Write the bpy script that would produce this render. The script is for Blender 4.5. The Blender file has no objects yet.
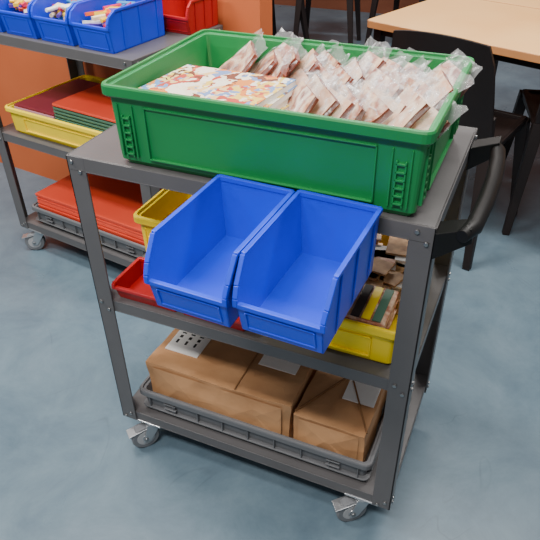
import bpy, bmesh, math, random
from mathutils import Vector, Matrix, noise
random.seed(7)
V=Vector
ZF=-.028
def lin(c):
    return tuple(((v/255)/12.92 if v/255<=.04045 else ((v/255+.055)/1.055)**2.4) for v in c)+(1,)
def mat(name,c,rough=.5,metal=0,var=.06,scale=12,bump=0,bscale=60,c2=None,coat=0,spec=.5,alpha=1,crease=0):
    m=bpy.data.materials.new(name);m.use_nodes=True;n=m.node_tree;N=n.nodes;L=n.links
    b=N["Principled BSDF"];b.inputs["Roughness"].default_value=rough;b.inputs["Metallic"].default_value=metal
    b.inputs["Coat Weight"].default_value=coat;b.inputs["Specular IOR Level"].default_value=spec;b.inputs["Alpha"].default_value=alpha
    tc=N.new("ShaderNodeTexCoord");nz=N.new("ShaderNodeTexNoise");nz.inputs["Scale"].default_value=scale;nz.inputs["Detail"].default_value=5
    L.new(tc.outputs["Object"],nz.inputs["Vector"])
    r=N.new("ShaderNodeValToRGB");r.color_ramp.elements[0].position=.3;r.color_ramp.elements[1].position=.7
    A=lin(c);B_=lin(c2) if c2 else tuple(min(1,v*(1+var)) for v in A[:3])+(1,)
    if not c2: A=tuple(v*(1-var) for v in A[:3])+(1,)
    r.color_ramp.elements[0].color=A;r.color_ramp.elements[1].color=B_
    L.new(nz.outputs["Fac"],r.inputs["Fac"]);L.new(r.outputs["Color"],b.inputs["Base Color"])
    if bump:
        n2=N.new("ShaderNodeTexNoise");n2.inputs["Scale"].default_value=bscale;n2.inputs["Detail"].default_value=4
        L.new(tc.outputs["Object"],n2.inputs["Vector"]);bp=N.new("ShaderNodeBump");bp.inputs["Strength"].default_value=bump;bp.inputs["Distance"].default_value=.004
        L.new(n2.outputs["Fac"],bp.inputs["Height"]);L.new(bp.outputs["Normal"],b.inputs["Normal"])
        if crease:
            vo=N.new("ShaderNodeTexVoronoi");vo.inputs["Scale"].default_value=crease;L.new(tc.outputs["Object"],vo.inputs["Vector"])
            b2=N.new("ShaderNodeBump");b2.inputs["Strength"].default_value=.6;b2.inputs["Distance"].default_value=.012
            L.new(vo.outputs["Distance"],b2.inputs["Height"]);L.new(bp.outputs["Normal"],b2.inputs["Normal"]);L.new(b2.outputs["Normal"],b.inputs["Normal"])
    return m
def ramp_mat(name,cols,tex="voronoi",scale=25,rough=.5,coat=0):
    m=bpy.data.materials.new(name);m.use_nodes=True;n=m.node_tree;N=n.nodes;L=n.links
    b=N["Principled BSDF"];b.inputs["Roughness"].default_value=rough;b.inputs["Coat Weight"].default_value=coat
    tc=N.new("ShaderNodeTexCoord")
    if tex=="voronoi":
        t=N.new("ShaderNodeTexVoronoi");t.inputs["Scale"].default_value=scale
        ns=N.new("ShaderNodeTexNoise");ns.inputs["Scale"].default_value=scale*.7
        mx=N.new("ShaderNodeMix");mx.data_type='VECTOR';mx.inputs["Factor"].default_value=.12
        L.new(tc.outputs["Object"],ns.inputs["Vector"]);L.new(tc.outputs["Object"],mx.inputs["A"]);L.new(ns.outputs["Color"],mx.inputs["B"])
        L.new(mx.outputs["Result"],t.inputs["Vector"])
        s=N.new("ShaderNodeSeparateColor");L.new(t.outputs["Color"],s.inputs["Color"]);o=s.outputs[0]
    else:
        t=N.new("ShaderNodeTexNoise");t.inputs["Scale"].default_value=scale;t.inputs["Detail"].default_value=6
        L.new(tc.outputs["Object"],t.inputs["Vector"]);o=t.outputs["Fac"]
    r=N.new("ShaderNodeValToRGB");e=r.color_ramp
    if tex=="voronoi": e.interpolation='CONSTANT'
    k=len(cols)
    while len(e.elements)<k:e.elements.new(.5)
    for i,c in enumerate(cols):
        e.elements[i].position=(i/k if tex=="voronoi" else .3+.4*i/(k-1));e.elements[i].color=lin(c)
    L.new(o,r.inputs["Fac"]);L.new(r.outputs["Color"],b.inputs["Base Color"]);return m

M_green=mat("green_plastic",(28,124,64),.4,var=.04,bump=.05,bscale=300)
M_blue=mat("blue_plastic",(26,60,216),.38,var=.04,bump=.05,bscale=300)
M_yellow=mat("yellow_plastic",(250,218,20),.4,var=.05)
M_red=mat("red_plastic",(176,24,28),.4,var=.06)
M_crate=mat("grey_plastic",(100,101,104),.5,var=.06)
M_steel=mat("grey_painted_steel",(88,86,87),.4,var=.05,bump=.06,bscale=200)
M_bolt=mat("zinc_bolt",(150,150,150),.3,.9)
M_zinc=mat("zinc_fork",(185,187,190),.3,.8)
M_tyre=mat("grey_rubber",(112,114,118),.6)
M_hub=mat("caster_hub",(165,166,168),.5)
M_black=mat("black_plastic",(12,11,11),.5,var=.15,spec=.3)
M_chair=mat("dark_chair_plastic",(30,22,21),.5,var=.1,spec=.35)
M_kraft=mat("kraft_paper",(174,126,84),.7,c2=(198,150,106),scale=9,bump=.6,bscale=14,crease=13)
M_kraftd=mat("kraft_fold",(140,98,60),.7)
M_tape=mat("clear_tape",(206,168,122),.2,coat=.6)
M_white=mat("white_paper",(240,238,234),.6)
M_ink=mat("ink",(30,30,32),.6)
M_redp=mat("red_card",(226,68,44),.5,c2=(234,80,54),scale=4)
M_mar=mat("maroon_card",(130,40,60),.5)
M_pink=mat("pink_card",(206,150,165),.5)
M_greenp=mat("green_card",(70,110,90),.5)
M_wood=mat("table_laminate",(232,176,112),.35,c2=(240,190,128),scale=3)
M_woode=mat("table_edge",(190,130,80),.5)
M_orange=mat("orange_paint",(192,96,50),.7,c2=(200,104,58),scale=3)
M_brown=mat("terracotta_paint",(128,72,48),.7)
M_stick=mat("wooden_sticks",(205,165,120),.6,c2=(150,110,75),scale=40)
M_comic=ramp_mat("comic_print",[(236,204,100),(240,230,205),(110,150,200),(226,140,70),(245,238,220),(190,80,70),(236,200,140),(110,70,60),(245,240,225)],scale=40,rough=.25,coat=.4)
M_card=ramp_mat("packet_card",[(110,46,32),(186,122,90),(224,192,162),(160,88,62),(232,214,196),(128,56,42)],"noise",14,.5)
M_card2=ramp_mat("packet_card_pale",[(170,116,86),(228,206,184),(208,162,132),(242,234,224)],"noise",18,.5)
M_cedge=mat("packet_card_edge",(128,60,42),.6)
def film():
    m=bpy.data.materials.new("clear_plastic_film");m.use_nodes=True;n=m.node_tree;N=n.nodes;L=n.links
    b=N["Principled BSDF"];b.inputs["Base Color"].default_value=(.85,.85,.86,1);b.inputs["Roughness"].default_value=.12
    tc=N.new("ShaderNodeTexCoord");t=N.new("ShaderNodeTexNoise");t.inputs["Scale"].default_value=26;t.inputs["Detail"].default_value=5;t.inputs["Distortion"].default_value=2.5
    L.new(tc.outputs["Object"],t.inputs["Vector"])
    mr=N.new("ShaderNodeMapRange");mr.inputs[1].default_value=.54;mr.inputs[2].default_value=.72;mr.inputs[3].default_value=.09;mr.inputs[4].default_value=.6
    L.new(t.outputs["Fac"],mr.inputs[0]);L.new(mr.outputs[0],b.inputs["Alpha"])
    bp=N.new("ShaderNodeBump");bp.inputs["Strength"].default_value=.5;bp.inputs["Distance"].default_value=.008
    L.new(t.outputs["Fac"],bp.inputs["Height"]);L.new(bp.outputs["Normal"],b.inputs["Normal"]);return m
M_film=film()

class B:
    def __init__(s,name,bevel=.0015):
        s.name=name;s.bm=bmesh.new();s.mats=[];s.M=Matrix();s.bevel=bevel
    def mi(s,m):
        if m not in s.mats:s.mats.append(m)
        return s.mats.index(m)
    def face(s,vs,i,sm=False):
        try:f=s.bm.faces.new(vs);f.material_index=i;f.smooth=sm
        except ValueError:pass
    def v(s,p):return s.bm.verts.new(s.M@V(p))
    def hexa(s,P,m):
        i=s.mi(m);v=[s.v(p) for p in P]
        for q in((3,2,1,0),(4,5,6,7),(0,1,5,4),(1,2,6,5),(2,3,7,6),(3,0,4,7)):s.face([v[k] for k in q],i)
    def box(s,x0,x1,y0,y1,z0,z1,m):
        s.hexa([(x0,y0,z0),(x1,y0,z0),(x1,y1,z0),(x0,y1,z0),(x0,y0,z1),(x1,y0,z1),(x1,y1,z1),(x0,y1,z1)],m)
    def bar(s,p,q,w,h,m,up=(0,0,1),w2=None,h2=None):
        p=V(p);q=V(q);d=(q-p).normalized();a=d.cross(V(up));
        if a.length<1e-4:a=d.cross(V((0,1,0)))
        a.normalize();b=a.cross(d);w2=w2 or w;h2=h2 or h
        P=[p-a*w/2-b*h/2,p+a*w/2-b*h/2,p+a*w/2+b*h/2,p-a*w/2+b*h/2,q-a*w2/2-b*h2/2,q+a*w2/2-b*h2/2,q+a*w2/2+b*h2/2,q-a*w2/2+b*h2/2]
        s.hexa(P,m)
    def loft(s,loops,m,c0=True,c1=True,sm=False):
        i=s.mi(m);R=[[s.v(p) for p in l] for l in loops];n=len(R[0])
        for a,b in zip(R,R[1:]):
            for k in range(n):s.face([a[k],a[(k+1)%n],b[(k+1)%n],b[k]],i,sm)
        if c0:s.face(R[0][::-1],i)
        if c1:s.face(R[-1],i)
    def tube(s,pts,r,m,n=12,cap=True):
        loops=[]
        pts=[V(p) for p in pts]
        for k,p in enumerate(pts):
            d=(pts[min(k+1,len(pts)-1)]-pts[max(k-1,0)]).normalized()
            a=d.cross(V((0,0,1)));
            if a.length<1e-3:a=d.cross(V((0,1,0)))
            a.normalize();b=a.cross(d);rr=r[k] if isinstance(r,(list,tuple)) else r
            loops.append([p+a*rr*math.cos(t*2*math.pi/n)+b*rr*math.sin(t*2*math.pi/n) for t in range(n)])
        s.loft(loops,m,cap,cap,True)
    def cyl(s,c,ax,r,h,m,n=20):
        c=V(c);ax=V(ax).normalized();s.tube([c-ax*h/2,c+ax*h/2],r,m,n)
    def grid(s,fn,nu,nv,m,sm=True):
        i=s.mi(m);G=[[s.v(fn(a/nu,b/nv)) for b in range(nv+1)] for a in range(nu+1)]
        for a in range(nu):
            for b in range(nv):s.face([G[a][b],G[a+1][b],G[a+1][b+1],G[a][b+1]],i,sm)
    def done(s,loc=(0,0,0),rz=0,parent=None,mod=None):
        bmesh.ops.recalc_face_normals(s.bm,faces=s.bm.faces)
        me=bpy.data.meshes.new(s.name);s.bm.to_mesh(me);s.bm.free()
        for m in s.mats:me.materials.append(m)
        o=bpy.data.objects.new(s.name,me);bpy.context.collection.objects.link(o)
        o.location=loc;o.rotation_euler=(0,0,rz)
        if parent:o.parent=parent
        if s.bevel:
            b=o.modifiers.new("bevel","BEVEL");b.width=s.bevel;b.segments=2;b.limit_method='ANGLE';b.angle_limit=.7
        return o
def rr(x0,x1,y0,y1,z,r,n=4):
    o=[]
    for cx,cy,a in((x1-r,y1-r,0),(x0+r,y1-r,90),(x0+r,y0+r,180),(x1-r,y0+r,270)):
        for k in range(n+1):
            t=math.radians(a+90*k/n);o.append((cx+r*math.cos(t),cy+r*math.sin(t),z))
    return o
def crate(name,w,d,h,m,rim=.02,ins=.011,ribs=True,bevel=.001):
    b=B(name,bevel)
    def L(i,z,r=.018,zz=None):return rr(i,w-i,i,d-i,z,max(.018-i*.5,.008))
    b.loft([L(ins+.012,0),L(ins+.012,.008),L(ins+.004,.01),L(ins,h-rim),L(.002,h-rim),L(0,h-rim+.003),L(0,h-.004),L(.002,h),
            L(.008,h),L(.0085,h-.006),L(.015,h-.007),L(.016,h-.012),L(ins+.008,h-rim-.01),L(ins+.016,.012)],m)
    if ribs and h>.06:
        zt=h-rim-.014;zb=.02
        def side(fx,LEN):
            a0=.085 if LEN>.35 else .06
            th=.005
            fx(a0,LEN-a0,zt-.003,zt,th);fx(a0,LEN-a0,zb,zb+.003,th)
            fx(a0,a0+.003,zb,zt,th);fx(LEN-a0-.003,LEN-a0,zb,zt,th)
            for s in(0,1):
                c=.045 if not s else LEN-.045
                if zt-zb>.06:
                    fx(c-.017,c-.014,zb,zt,th);fx(c+.014,c+.017,zb,zt,th)
                    k=zb+.004
                    while k<zt-.02:
                        fx(c-.009,c+.009,k,k+.004,th);k+=.014
                    fx(c-.009,c-.006,zb,zt-.02,th);fx(c+.006,c+.009,zb,zt-.02,th)
        e=ins-.0
        side(lambda a,c,z0,z1,t:b.box(a,c,e-t+.002,e+.004,z0,z1,m),w)
        side(lambda a,c,z0,z1,t:b.box(a,c,d-e-.004,d-e+t-.002,z0,z1,m),w)
        side(lambda a,c,z0,z1,t:b.box(w-e-.004,w-e+t-.002,a,c,z0,z1,m),d)
        side(lambda a,c,z0,z1,t:b.box(e-t+.002,e+.004,a,c,z0,z1,m),d)
    return b
def low_crate(w=.6):
    b=crate("grey_crate",w,.4,.078,M_crate,rim=.02,ribs=False)
    n=8
    for k in range(n+1):
        x=.03+k*(w-.063)/n
        for y0,y1 in((.005,.015),(.385,.395)):b.box(x,x+.003,y0,y1,.014,.06,M_crate)
    for k in range(6):
        y=.035+k*.065
        for x0,x1 in((.005,.015),(w-.015,w-.005)):b.box(x0,x1,y,y+.003,.014,.06,M_crate)
    b.loft([rr(.004,w-.004,.004,.396,.016,.016),rr(.004,w-.004,.004,.396,.020,.016),rr(.016,w-.016,.016,.384,.020,.012),rr(.016,w-.016,.016,.384,.016,.012)],M_crate,False,False)
    for x in(.075,w-.11):
        b.box(x,x+.035,.003,.012,.03,.034,M_crate);b.box(x,x+.035,.003,.012,.046,.05,M_crate)
    return b
def bin_(name,m,w=.15,d=.24,h=.127,lip=.056,wb=.134,label=True):
    b=B(name,.0012);t=.0035
    def X(z):return (wb+(w-.008-wb)*z/h)/2
    prof=[(0,0),(0,h),(-d*.86,h),(-d*.965,lip+.03),(-d,lip+.012),(-d,lip),(-d+.012,0)]
    if h<lip+.045:prof[3]=(-d*.93,h*.6+lip*.4+.002)
    for s in(-1,1):
        b.loft([[(s*(X(z)),y,z) for y,z in prof],[(s*(X(z)-t),y,z) for y,z in prof]],m)
    b.hexa([(-X(0),-d+.012,0),(X(0),-d+.012,0),(X(0),0,0),(-X(0),0,0),(-X(.005),-d+.012,.005),(X(.005),-d+.012,.005),(X(.005),0,.005),(-X(.005),0,.005)],m)
    b.hexa([(-X(0),-t,0),(X(0),-t,0),(X(0),0,0),(-X(0),0,0),(-X(h),-t,h),(X(h),-t,h),(X(h),0,h),(-X(h),0,h)],m)
    b.hexa([(-X(0),-d+.012,0),(X(0),-d+.012,0),(X(0),-d+.016,0),(-X(0),-d+.016,0),(-X(lip),-d,lip),(X(lip),-d,lip),(X(lip),-d+.004,lip),(-X(lip),-d+.004,lip)],m)
    xo=w/2-.003
    for s in(-1,1):
        P=[(s*(xo-.001),0.0,h-.003),(s*(xo-.001),-d*.86,h-.003),(s*(xo-.002),prof[3][0]-.001,prof[3][1]),(s*X(lip),-d-.001,lip+.012),(s*X(lip),-d-.001,lip-.002)]
        for p,q in zip(P,P[1:]):b.bar(p,q,.008,.0075,m)
        for yy in(-.03,-d*.45,-d*.75):
            b.hexa([(s*X(.02),yy-.002,.0),(s*X(.02),yy+.002,.0),(s*(X(.02)+.003),yy+.002,.02),(s*(X(.02)+.003),yy-.002,.02),(s*X(h-.02),yy-.002,h-.01),(s*X(h-.02),yy+.002,h-.01),(s*(X(h)+.003),yy+.002,h-.01),(s*(X(h)+.003),yy-.002,h-.01)],m)
    b.bar((-xo,-.002,h-.003),(xo,-.002,h-.003),.008,.009,m)
    b.bar((-X(lip)-.004,-d+.001,lip),(X(lip)+.004,-d+.001,lip),.009,.008,m)
    if label:
        for z in(.01,lip-.012):b.bar((-.055,-d+.012*(1-z/lip)-.0005,z),(.055,-d+.012*(1-z/lip)-.0005,z),.003,.003,m)
        for x in(-.055,.055):b.bar((x,-d+.009,.01),(x,-d+.001,lip-.012),.003,.003,m)
    return b

W,D,H,HM,HB,HS=.737,.44,.838,.478,.07,.1
def cart(loc,rz,yaws,handle=True):
    b=B("utility_cart",.0012);m=M_steel;pw=.043;t=.004
    for ix in(0,1):
        for iy in(0,1):
            x0=0 if not ix else W-pw;y0=0 if not iy else D-t
            b.box(x0,x0+pw,y0,y0+t,HB,H,m)
            xs=0 if not ix else W-t;ys=0 if not iy else D-pw
            b.box(xs,xs+t,ys,ys+pw,HB,H,m)
            for z in(.078,.093,HM-.008,HM-.026,H-.012,H-.032):
                if iy==0:b.cyl((x0+pw*(.3 if z in(.078,HM-.008,H-.012) else .7),-.001,z),(0,1,0),.0045,.005,M_bolt,8)
                if ix==1:b.cyl((W+.001,ys+pw*.5,z),(1,0,0),.0045,.005,M_bolt,8)
    for z in(H,HM,HS):
        b.box(t,W-t,t,D-t,z-.003,z,m)
        lz=z-.032
        e=.0 if z==H else t
        b.box(t+.0,W-t,e+.0005,e+.0035,lz,z+.0,m);b.box(t,W-t,D-e-.0035,D-e-.0005,lz,z,m)
        b.box(e+.0005,e+.0035,t,D-t,lz,z,m);b.box(W-e-.0035,W-e-.0005,t,D-t,lz,z,m)
        b.box(t,W-t,e,e+.018,lz,lz+.003,m)
    k=0
    for x in(.075,W-.07):
        for y in(.03,D-.045):
            a=yaws[k];k+=1
            b.box(x-.04,x+.04,y-.028,y+.03,HB-.004,HB+.002,M_zinc)
            old=b.M;b.M=Matrix.Translation((x,y,ZF))@Matrix.Rotation(a,4,'Z')
            T=HB-ZF
            b.cyl((0,0,T-.01),(0,0,1),.024,.014,M_zinc)
            cy=-.03;r=.0385
            for s in(-1,1):
                b.hexa([(s*.015,-.022,T-.014),(s*.015,.02,T-.014),(s*.018,.02,T-.014),(s*.018,-.022,T-.014),
                        (s*.017,cy-.010,r-.01),(s*.017,cy+.012,r-.01),(s*.020,cy+.012,r-.01),(s*.020,cy-.010,r-.01)],M_zinc)
            b.box(-.018,.018,-.024,.02,T-.018,T-.013,M_zinc)
            prof=[(-.013,r*.70),(-.013,r*.94),(-.009,r),(.009,r),(.013,r*.94),(.013,r*.70)]
            loops=[[(xx,cy+q_*math.cos(q*math.pi/16),r+q_*math.sin(q*math.pi/16)) for q in range(32)] for xx,q_ in prof]
            b.loft(loops,M_tyre,sm=False)
            b.cyl((0,cy,r),(1,0,0),.025,.0275,M_hub);b.cyl((0,cy,r),(1,0,0),.011,.032,M_zinc);b.cyl((0,cy,r),(1,0,0),.006,.046,M_bolt)
            if k in(1,3):b.hexa([(-.016,cy-.01,T-.03),(.016,cy-.01,T-.03),(.016,cy+.02,T-.022),(-.016,cy+.02,T-.022),(-.016,cy-.045,T-.038),(.016,cy-.045,T-.038),(.016,cy-.045,T-.034),(-.016,cy-.045,T-.034)],M_zinc)
            b.M=old
    if handle:
        hx=.79
        pts=[(hx-.012,-.015,.842),(hx,.02,.842),(hx+.006,.11,.84),(hx+.008,.2,.838),(hx+.006,.28,.836),(hx,.345,.834),(hx-.014,.38,.832)]
        b.tube(pts,[.011,.0145,.015,.015,.015,.0145,.011],M_black,14)
        for y in(.012,.36):
            b.hexa([(W,y-.024,.785),(W,y+.02,.785),(W,y+.02,.835),(W,y-.024,.835),(hx+.004,y-.02,.828),(hx+.004,y+.018,.828),(hx,y+.018,.854),(hx,y-.02,.854)],M_black)
    return b.done(loc,rz)
cart((0,0,0),0,[-.7,.3,-.9,.2])
C2=(-.95,.67,0);R2=math.radians(-8)
cart(C2,R2,[-.9,.3,.2,.4],False)
M2=Matrix.Translation(C2)@Matrix.Rotation(R2,4,'Z')
def put2(b,x,y,z,rz=0):
    p=M2@V((x,y,z));return b.done(p,R2+rz)

# ---------- green crate
crate("storage_crate",.6,.4,.158,M_green,rim=.022).done((.112,-.004,.839))
b=B("comic_book_stack",.0008)
for i in range(8):
    b.M=Matrix.Translation((random.uniform(-.006,.006),random.uniform(-.006,.006),i*.012))@Matrix.Rotation(random.uniform(-.05,.05),4,'Z')
    b.box(-.13,.13,-.085,.085,0,.0105,M_white);b.box(-.131,.131,-.086,.086,.0105,.012,M_comic)
o=b.done((.285,.125,.876),-.12);o.rotation_euler=(.03,-.05,-.14)
b=B("packet_pile",0)
def packet(c,w,l,th,tilt,yaw,roll,cm,seed):
    b.M=Matrix.Translation(c)@Matrix.Rotation(yaw,4,'Z')@Matrix.Rotation(tilt,4,'X')@Matrix.Rotation(roll,4,'Y')
    sx=seed*3.7
    def bend(u,v):
        return .012*noise.noise(V((u*1.6+sx,v*2,sx)))
    def S(sg):
        def f(u,v):
            uu=2*u-1;vv=2*v-1
            edge=max(0,(1-abs(uu)**6))*max(0,(1-abs(vv)**8))
            lid=max(0,(v-.74)/.26)
            p=V((uu*w/2*(1-.18*lid*(1+noise.noise(V((sx,2,2))))),v*l,sg*(th/2+.001)*edge*(1-lid*.8)))
            p.z+=bend(uu,v)+.002*noise.noise(V((uu*4+sx,v*6+sg,sx)))+lid*(.014*noise.noise(V((uu*2+sx,v*3,9)))+.016*noise.noise(V((sx,1,1))))
            p.x+=lid*.014*noise.noise(V((sx,v*4,2)))
            p.y+=.014*lid*noise.noise(V((uu*2,sx,4)))
            return p
        return f
    b.grid(S(1),12,16,M_film);b.grid(S(-1),12,16,M_film)
    k=.44
    def Cc(sg):
        def f(u,v):
            uu=2*u-1
            return V((uu*w*k,.006+v*l*.8,sg*th*.42+bend(uu*k*2,v*.8)))
        return f
    b.grid(Cc(1),6,8,cm);b.grid(Cc(-1),6,8,cm)
    for ed in(0,1):
        b.grid(lambda u,v:Cc(1)(ed,u).lerp(Cc(-1)(ed,u),v),8,1,M_cedge)
        b.grid(lambda u,v:Cc(1)(u,ed).lerp(Cc(-1)(u,ed),v),6,1,M_cedge)
sd=0
for yb,x,x1,n in((.105,.385,.60,8),(.205,.30,.60,10),(.305,.17,.605,12)):
    for i in range(n):
        sd+=1
        t_=i/(n-1)
        packet((x+(x1-x)*t_,yb+random.uniform(-.02,.02),.874+random.uniform(0,.01)),random.uniform(.10,.13),random.uniform(.15,.175),random.uniform(.011,.018),
               math.radians(random.uniform(36,54)),math.radians(-55+random.uniform(-22,16)),math.radians(random.uniform(-12,12)),random.choice([M_card,M_card2,M_card]),sd)
b.M=Matrix()
b.box(.14,.68,.03,.37,.852,.89,M_card2)
b.done()

# ---------- hanging blue bins
for x in(.4265,.5785):
    bin_("parts_bin",M_blue).done((x-.003,-.012,.738),math.radians(-2))

# ---------- middle shelf
crate("yellow_crate",.3,.4,.105,M_yellow).done((.405,.02,HM))
crate("yellow_crate",.32,.28,.16,M_yellow).done((.035,.125,HM))
for x in(.125,.295):
    bin_("red_bin",M_red,w=.16,d=.108,h=.05,lip=.036,wb=.15,label=False).done((x,.118,HM))
b=B("craft_stick_bundle",.0006)
for i in range(40):
    z=.045+.006*(i//5)
    b.M=Matrix.Translation((random.uniform(.49,.62),random.uniform(.2,.35),HM+z+.01))@Matrix.Rotation(random.uniform(-.3,.3)+(0 if i%2 else 1.5),4,'Z')
    b.box(-.05,.05,-.025,.025,0,.005,random.choice([M_stick,M_stick,M_stick,M_white,M_card]))
b.M=Matrix();b.box(.44,.67,.19,.38,HM+.013,HM+.05,M_stick)
b.done()
b=B("coloured_paper_stack",.001)
for i in range(13):b.box(.445+random.uniform(0,.01),.655+random.uniform(0,.01),.05,.17,HM+.014+i*.006,HM+.019+i*.006,[M_card,M_white][i%2])
for i in range(9):b.box(.46+i*.022,.478+i*.022,.055,.165,HM+.092,HM+.095,[M_greenp,M_ink,M_stick,M_mar,M_greenp,M_stick,M_ink,M_yellow,M_greenp][i])
b.done()

# ---------- bottom shelf
low_crate(.63).done((.05,.016,HS))
def lump(b,x0,x1,y0,y1,z0,z1,m,n=12,amp=.006,sd=0):
    bm2=bmesh.new();bmesh.ops.create_cube(bm2,size=1);bmesh.ops.subdivide_edges(bm2,edges=bm2.edges,cuts=n,use_grid_fill=True)
    vs={};i=b.mi(m)
    for v in bm2.verts:
        p=V(v.co)
        q=V((x0+(p.x+.5)*(x1-x0),y0+(p.y+.5)*(y1-y0),z0+(p.z+.5)*(z1-z0)))
        f=noise.noise_vector(q*9+V((sd,0,0)))*amp+noise.noise_vector(q*28+V((sd,3,0)))*amp*.35
        if p.z<-.49:f.z=0
        if p.z>.49:f.z=-abs(f.z)
        vs[v.index]=b.v(q+f)
    for f in bm2.faces:b.face([vs[v.index] for v in f.verts],i,False)
    bm2.free()
b=B("kraft_parcel",.0)
lump(b,0,.395,0,.32,0,.145,M_kraft,n=16)
b.loft([[(.02,-.004,.02),(.375,-.004,.02),(.375,-.004,.135),(.02,-.004,.135)],[(.05,-.009,.03),(.345,-.009,.03),(.31,-.009,.085),(.085,-.009,.085)]],M_kraft)
b.box(.0,.395,.155,.185,.1445,.1462,M_tape)
b.box(.25,.253,.0,.32,.1445,.1475,M_kraftd)
b.box(.02,.115,.06,.15,.145,.1475,M_white)
for i in range(3):
    b.box(.034+i*.026,.042+i*.026,.112,.122,.1475,.1480,M_ink);b.box(.033+i*.026,.045+i*.026,.13,.134,.1475,.1480,M_ink)
    b.box(.034+i*.026,.040+i*.026,.09,.104,.1475,.1480,M_ink)
b.box(.27,.37,.10,.15,.1465,.149,M_white)
b.done((.072,.046,HS+.013))
b=B("kraft_parcel",.0)
lump(b,0,.175,0,.19,0,.125,M_kraft,sd=5)
lump(b,.01,.17,.195,.33,0,.14,M_kraft,sd=9,n=8)
b.loft([[(.012,-.002,.02),(.160,-.002,.02),(.160,-.002,.118),(.012,-.002,.118)],[(.05,-.011,.035),(.125,-.011,.035),(.095,-.011,.075),(.08,-.011,.075)]],M_kraft)
b.bar((.0,.01,.127),(.085,.17,.129),.004,.004,M_kraftd);b.bar((.175,.01,.127),(.09,.17,.129),.004,.004,M_kraftd)
b.box(.09,.168,.09,.185,.126,.129,M_white)
b.done((.478,.046,HS+.013))

# ---------- cart 2 contents
def fill(b,x0,x1,y0,y1,z0,mats,n,L=.06):
    for i in range(n):
        b.M=Matrix.Translation((random.uniform(x0,x1),random.uniform(y0,y1),z0+random.uniform(0,.035)))@Matrix.Rotation(random.uniform(0,3),4,'Z')@Matrix.Rotation(random.uniform(-.5,.5),4,'X')
        if i%2:b.box(-L/2,L/2,-.008,.008,-.005,.005,random.choice(mats))
        else:b.tube([(-L/2,0,0),(L/2,0,0)],.006,random.choice(mats),8)
brights=[mat("bright_craft_%d"%i,c,.4) for i,c in enumerate([(240,200,40),(230,90,40),(200,40,80),(240,240,235),(90,60,150),(60,140,200),(240,220,180)])]
for k in range(4):
    x=.10+.16*k
    put2(bin_("parts_bin",M_blue,w=.155,wb=.14,h=.118,lip=.07),x,.25,H)
    b=B("craft_supplies",.0005);fill(b,-.045,.045,-.19,-.04,.06,brights,90);put2(b,x,.25,H)
put2(bin_("red_bin",M_red,h=.1,lip=.05,w=.14,d=.16,wb=.125),.66,.435,H)
for k in range(4):
    b=B("storage_jar",.001)
    b.tube([(0,0,0),(0,0,.09),(0,0,.1)],[.035,.035,.028],M_white if k%2 else brights[4],16);b.cyl((0,0,.105),(0,0,1),.03,.015,brights[k],16)
    put2(b,.1+k*.14,.35,H)
put2(crate("yellow_crate",.6,.4,.1,M_yellow,rim=.018),.07,.015,HM)
b=B("red_tray_stack",.002)
for i in range(9):b.loft([rr(0,.35,0,.35,i*.012,.01),rr(0,.35,0,.35,i*.012+.008,.01)],M_redp if i==8 else M_greenp)
put2(b,.30,.04,HM+.04,-.02)
b=B("magazine_stack",.001)
for i in range(10):
    o_=random.uniform(-.008,.008);b.box(o_,.2+o_,o_,.31+o_,i*.009,i*.009+.008,[M_mar,M_greenp,M_pink,M_mar][(i+2)%4])
put2(b,.09,.04,HM+.014)
put2(low_crate(),.07,.015,HS)
b=B("red_card_stack",.001)
for i in range(19):
    o_=random.uniform(-.003,.003);b.box(o_,.55+o_,o_,.345+o_,i*.006,i*.006+.0055,M_redp)
put2(b,.095,.04,HS+.013)

# ---------- chairs
def chair(loc,rz,top=.36):
    b=B("plastic_chair",.002)
    w=.19
    def seat(off):
        def f(u,v):
            uu=2*u-1;vv=2*v-1
            return V((uu*(w+.01*(1-v)),-.2+v*.42,.46+off-.018*(1-uu*uu)*(1-vv*vv)-.02*max(0,vv)**3))
        return f
    def slab(fn1,fn2,nu=10,nv=10):
        b.grid(fn1,nu,nv,M_chair);b.grid(fn2,nu,nv,M_chair)
        for ed in(0,1):
            b.grid(lambda u,v:fn1(ed,u).lerp(fn2(ed,u),v),nu,1,M_chair);b.grid(lambda u,v:fn1(u,ed).lerp(fn2(u,ed),v),nu,1,M_chair)
    slab(seat(0),seat(-.012))
    def back(off):
        def f(u,v):
            uu=2*u-1
            ww=w*(1-.06*v-.08*max(0,v-.8)*5*abs(uu))
            return V((uu*ww,-.2-.10*v-.02*v*v-.03*(1-uu*uu)+off,.50+v*top-.02*uu*uu*v))
        return f
    slab(back(0),back(-.012))
    for s in(-1,1):
        b.bar((s*(w-.012),-.195,.45),(s*(w-.015),-.215,.58),.03,.02,M_chair,up=(0,1,0))
        b.bar((s*(w-.015),-.19,.455),(s*(w+.025),-.27,0),.045,.04,M_chair,up=(0,1,0),w2=.028,h2=.026)
        b.bar((s*(w-.015),.19,.445),(s*(w+.025),.23,0),.045,.04,M_chair,up=(0,1,0),w2=.028,h2=.026)
        b.bar((s*(w-.012),-.18,.445),(s*(w-.012),.19,.44),.02,.035,M_chair)
    b.bar((-w+.01,.19,.44),(w-.01,.19,.44),.02,.03,M_chair);b.bar((-w+.01,-.19,.44),(w-.01,-.19,.44),.02,.03,M_chair)
    return b.done((loc[0],loc[1],ZF),rz)
chair((.595,1.51),math.radians(-14))
chair((1.0,1.82),math.radians(12))
chair((-1.12,3.45),math.radians(150))
chair((-.72,3.75),math.radians(190))
chair((-.2,4.1),math.radians(170))

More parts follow.
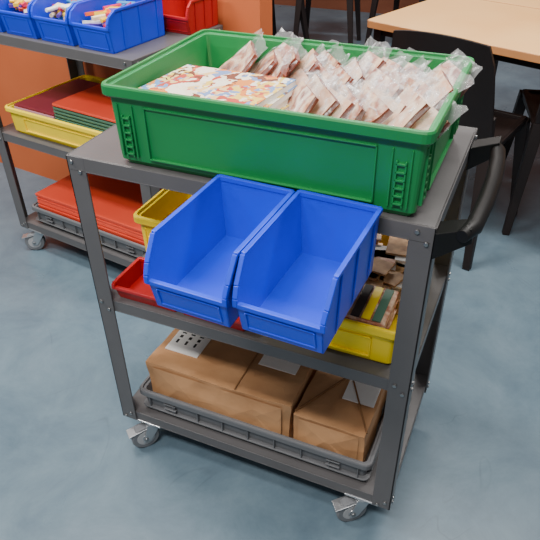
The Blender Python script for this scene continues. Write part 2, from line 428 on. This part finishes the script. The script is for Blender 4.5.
# ---------- tables
def table(loc,rz,w=1.5,d=.62,h=.72):
    b=B("wooden_table",.002);h-=ZF
    b.loft([rr(0,w,0,d,h-.028,.02),rr(0,w,0,d,h-.002,.02)],M_woode)
    b.loft([rr(.002,w-.002,.002,d-.002,h-.002,.02),rr(.002,w-.002,.002,d-.002,h,.02)],M_wood)
    for x in(.04,w-.04):
        for y in(.05,d-.05):b.box(x-.018,x+.018,y-.018,y+.018,0,h-.028,M_black)
        b.box(x-.012,x+.012,.05,d-.05,h-.065,h-.028,M_black)
    b.box(.04,w-.04,.04,.06,h-.06,h-.028,M_black);b.box(.04,w-.04,d-.06,d-.04,h-.06,h-.028,M_black)
    return b.done((loc[0],loc[1],ZF),rz)
TR=math.radians(-20)
table((.13,1.70),TR)
q=Matrix.Rotation(TR,4,'Z')@V((0,.63,0));table((.13+q.x,1.70+q.y),TR)

# ---------- room
fm=bpy.data.materials.new("resin_floor");fm.use_nodes=True;N=fm.node_tree.nodes;L=fm.node_tree.links;bs=N["Principled BSDF"]
tc=N.new("ShaderNodeTexCoord");n1=N.new("ShaderNodeTexNoise");n1.inputs["Scale"].default_value=4;n1.inputs["Detail"].default_value=12;n1.inputs["Roughness"].default_value=.72;n1.inputs["Distortion"].default_value=.4
L.new(tc.outputs["Object"],n1.inputs["Vector"]);r=N.new("ShaderNodeValToRGB");e=r.color_ramp
e.elements[0].position=.3;e.elements[0].color=lin((78,98,112));e.elements[1].position=.72;e.elements[1].color=lin((108,128,140))
L.new(n1.outputs["Fac"],r.inputs["Fac"])
wv=N.new("ShaderNodeTexNoise");wv.inputs["Scale"].default_value=1.4;wv.inputs["Detail"].default_value=2;wv.inputs["Distortion"].default_value=2.5
L.new(tc.outputs["Object"],wv.inputs["Vector"])
sr=N.new("ShaderNodeValToRGB");q=sr.color_ramp;q.elements[0].position=.494;q.elements[0].color=(0,0,0,1);q.elements[1].position=.5;q.elements[1].color=(1,1,1,1)
x=q.elements.new(.506);x.color=(0,0,0,1)
L.new(wv.outputs["Fac"],sr.inputs["Fac"])
pm=N.new("ShaderNodeTexNoise");pm.inputs["Scale"].default_value=6;L.new(tc.outputs["Object"],pm.inputs["Vector"])
pr=N.new("ShaderNodeMapRange");pr.inputs[1].default_value=.5;pr.inputs[2].default_value=.7;pr.inputs[4].default_value=.35;L.new(pm.outputs["Fac"],pr.inputs[0])
mu=N.new("ShaderNodeMath");mu.operation='MULTIPLY';L.new(sr.outputs["Color"],mu.inputs[0]);L.new(pr.outputs[0],mu.inputs[1])
mx=N.new("ShaderNodeMix");mx.data_type='RGBA';L.new(mu.outputs[0],mx.inputs["Factor"]);L.new(r.outputs["Color"],mx.inputs["A"]);mx.inputs["B"].default_value=lin((56,66,76))
L.new(mx.outputs["Result"],bs.inputs["Base Color"])
n2=N.new("ShaderNodeTexNoise");n2.inputs["Scale"].default_value=5;n2.inputs["Detail"].default_value=5;L.new(tc.outputs["Object"],n2.inputs["Vector"])
mr=N.new("ShaderNodeMapRange");mr.inputs[3].default_value=.2;mr.inputs[4].default_value=.42;L.new(n2.outputs["Fac"],mr.inputs[0]);L.new(mr.outputs[0],bs.inputs["Roughness"])
b=B("floor",0);b.box(-6,5,-4,7,ZF-.05,ZF,fm);b.done()
b=B("wall_left",0);b.box(-2.5,.86,.475,.55,ZF,1.5,M_orange);put2(b,0,0,0)
b=B("wall_back",0);b.box(-6,5,4.95,5.05,ZF,2.8,M_brown);b.done()

# ---------- lights
w=bpy.data.worlds.new("w");bpy.context.scene.world=w;w.use_nodes=True;w.node_tree.nodes["Background"].inputs[0].default_value=(.98,.98,1,1);w.node_tree.nodes["Background"].inputs[1].default_value=.3
def area(loc,sx,sy,e,rot=(0,0,0)):
    l=bpy.data.lights.new("ceiling_lamp","AREA");l.shape='RECTANGLE';l.size=sx;l.size_y=sy;l.energy=e;l.color=(1,.965,.92)
    o=bpy.data.objects.new("ceiling_lamp",l);o.location=loc;o.rotation_euler=rot;bpy.context.collection.objects.link(o)
area((-.6,.3,2.8),1.2,.3,70);area((1.2,1.2,2.8),1.2,.3,70);area((-.4,3,2.8),1.2,.3,60);area((.4,-1.4,2.8),1.2,.3,82);area((-1.6,-.6,2.8),1.2,.3,64)

# ---------- camera
yaw,pitch,roll=-.4188,.6210,-.0156
f=V((math.sin(yaw)*math.cos(pitch),math.cos(yaw)*math.cos(pitch),-math.sin(pitch)))
rv=V((math.cos(yaw),-math.sin(yaw),0));u=rv.cross(f)
r_=rv*math.cos(roll)+u*math.sin(roll);u_=-rv*math.sin(roll)+u*math.cos(roll)
cd=bpy.data.cameras.new("camera");cd.sensor_width=36;cd.lens=36*619.9/540;cd.clip_start=.02
co=bpy.data.objects.new("camera",cd);bpy.context.collection.objects.link(co)
mt=Matrix((r_,u_,-f)).transposed().to_4x4();mt.translation=V((.8344,-.8790,1.3652));co.matrix_world=mt
bpy.context.scene.camera=co
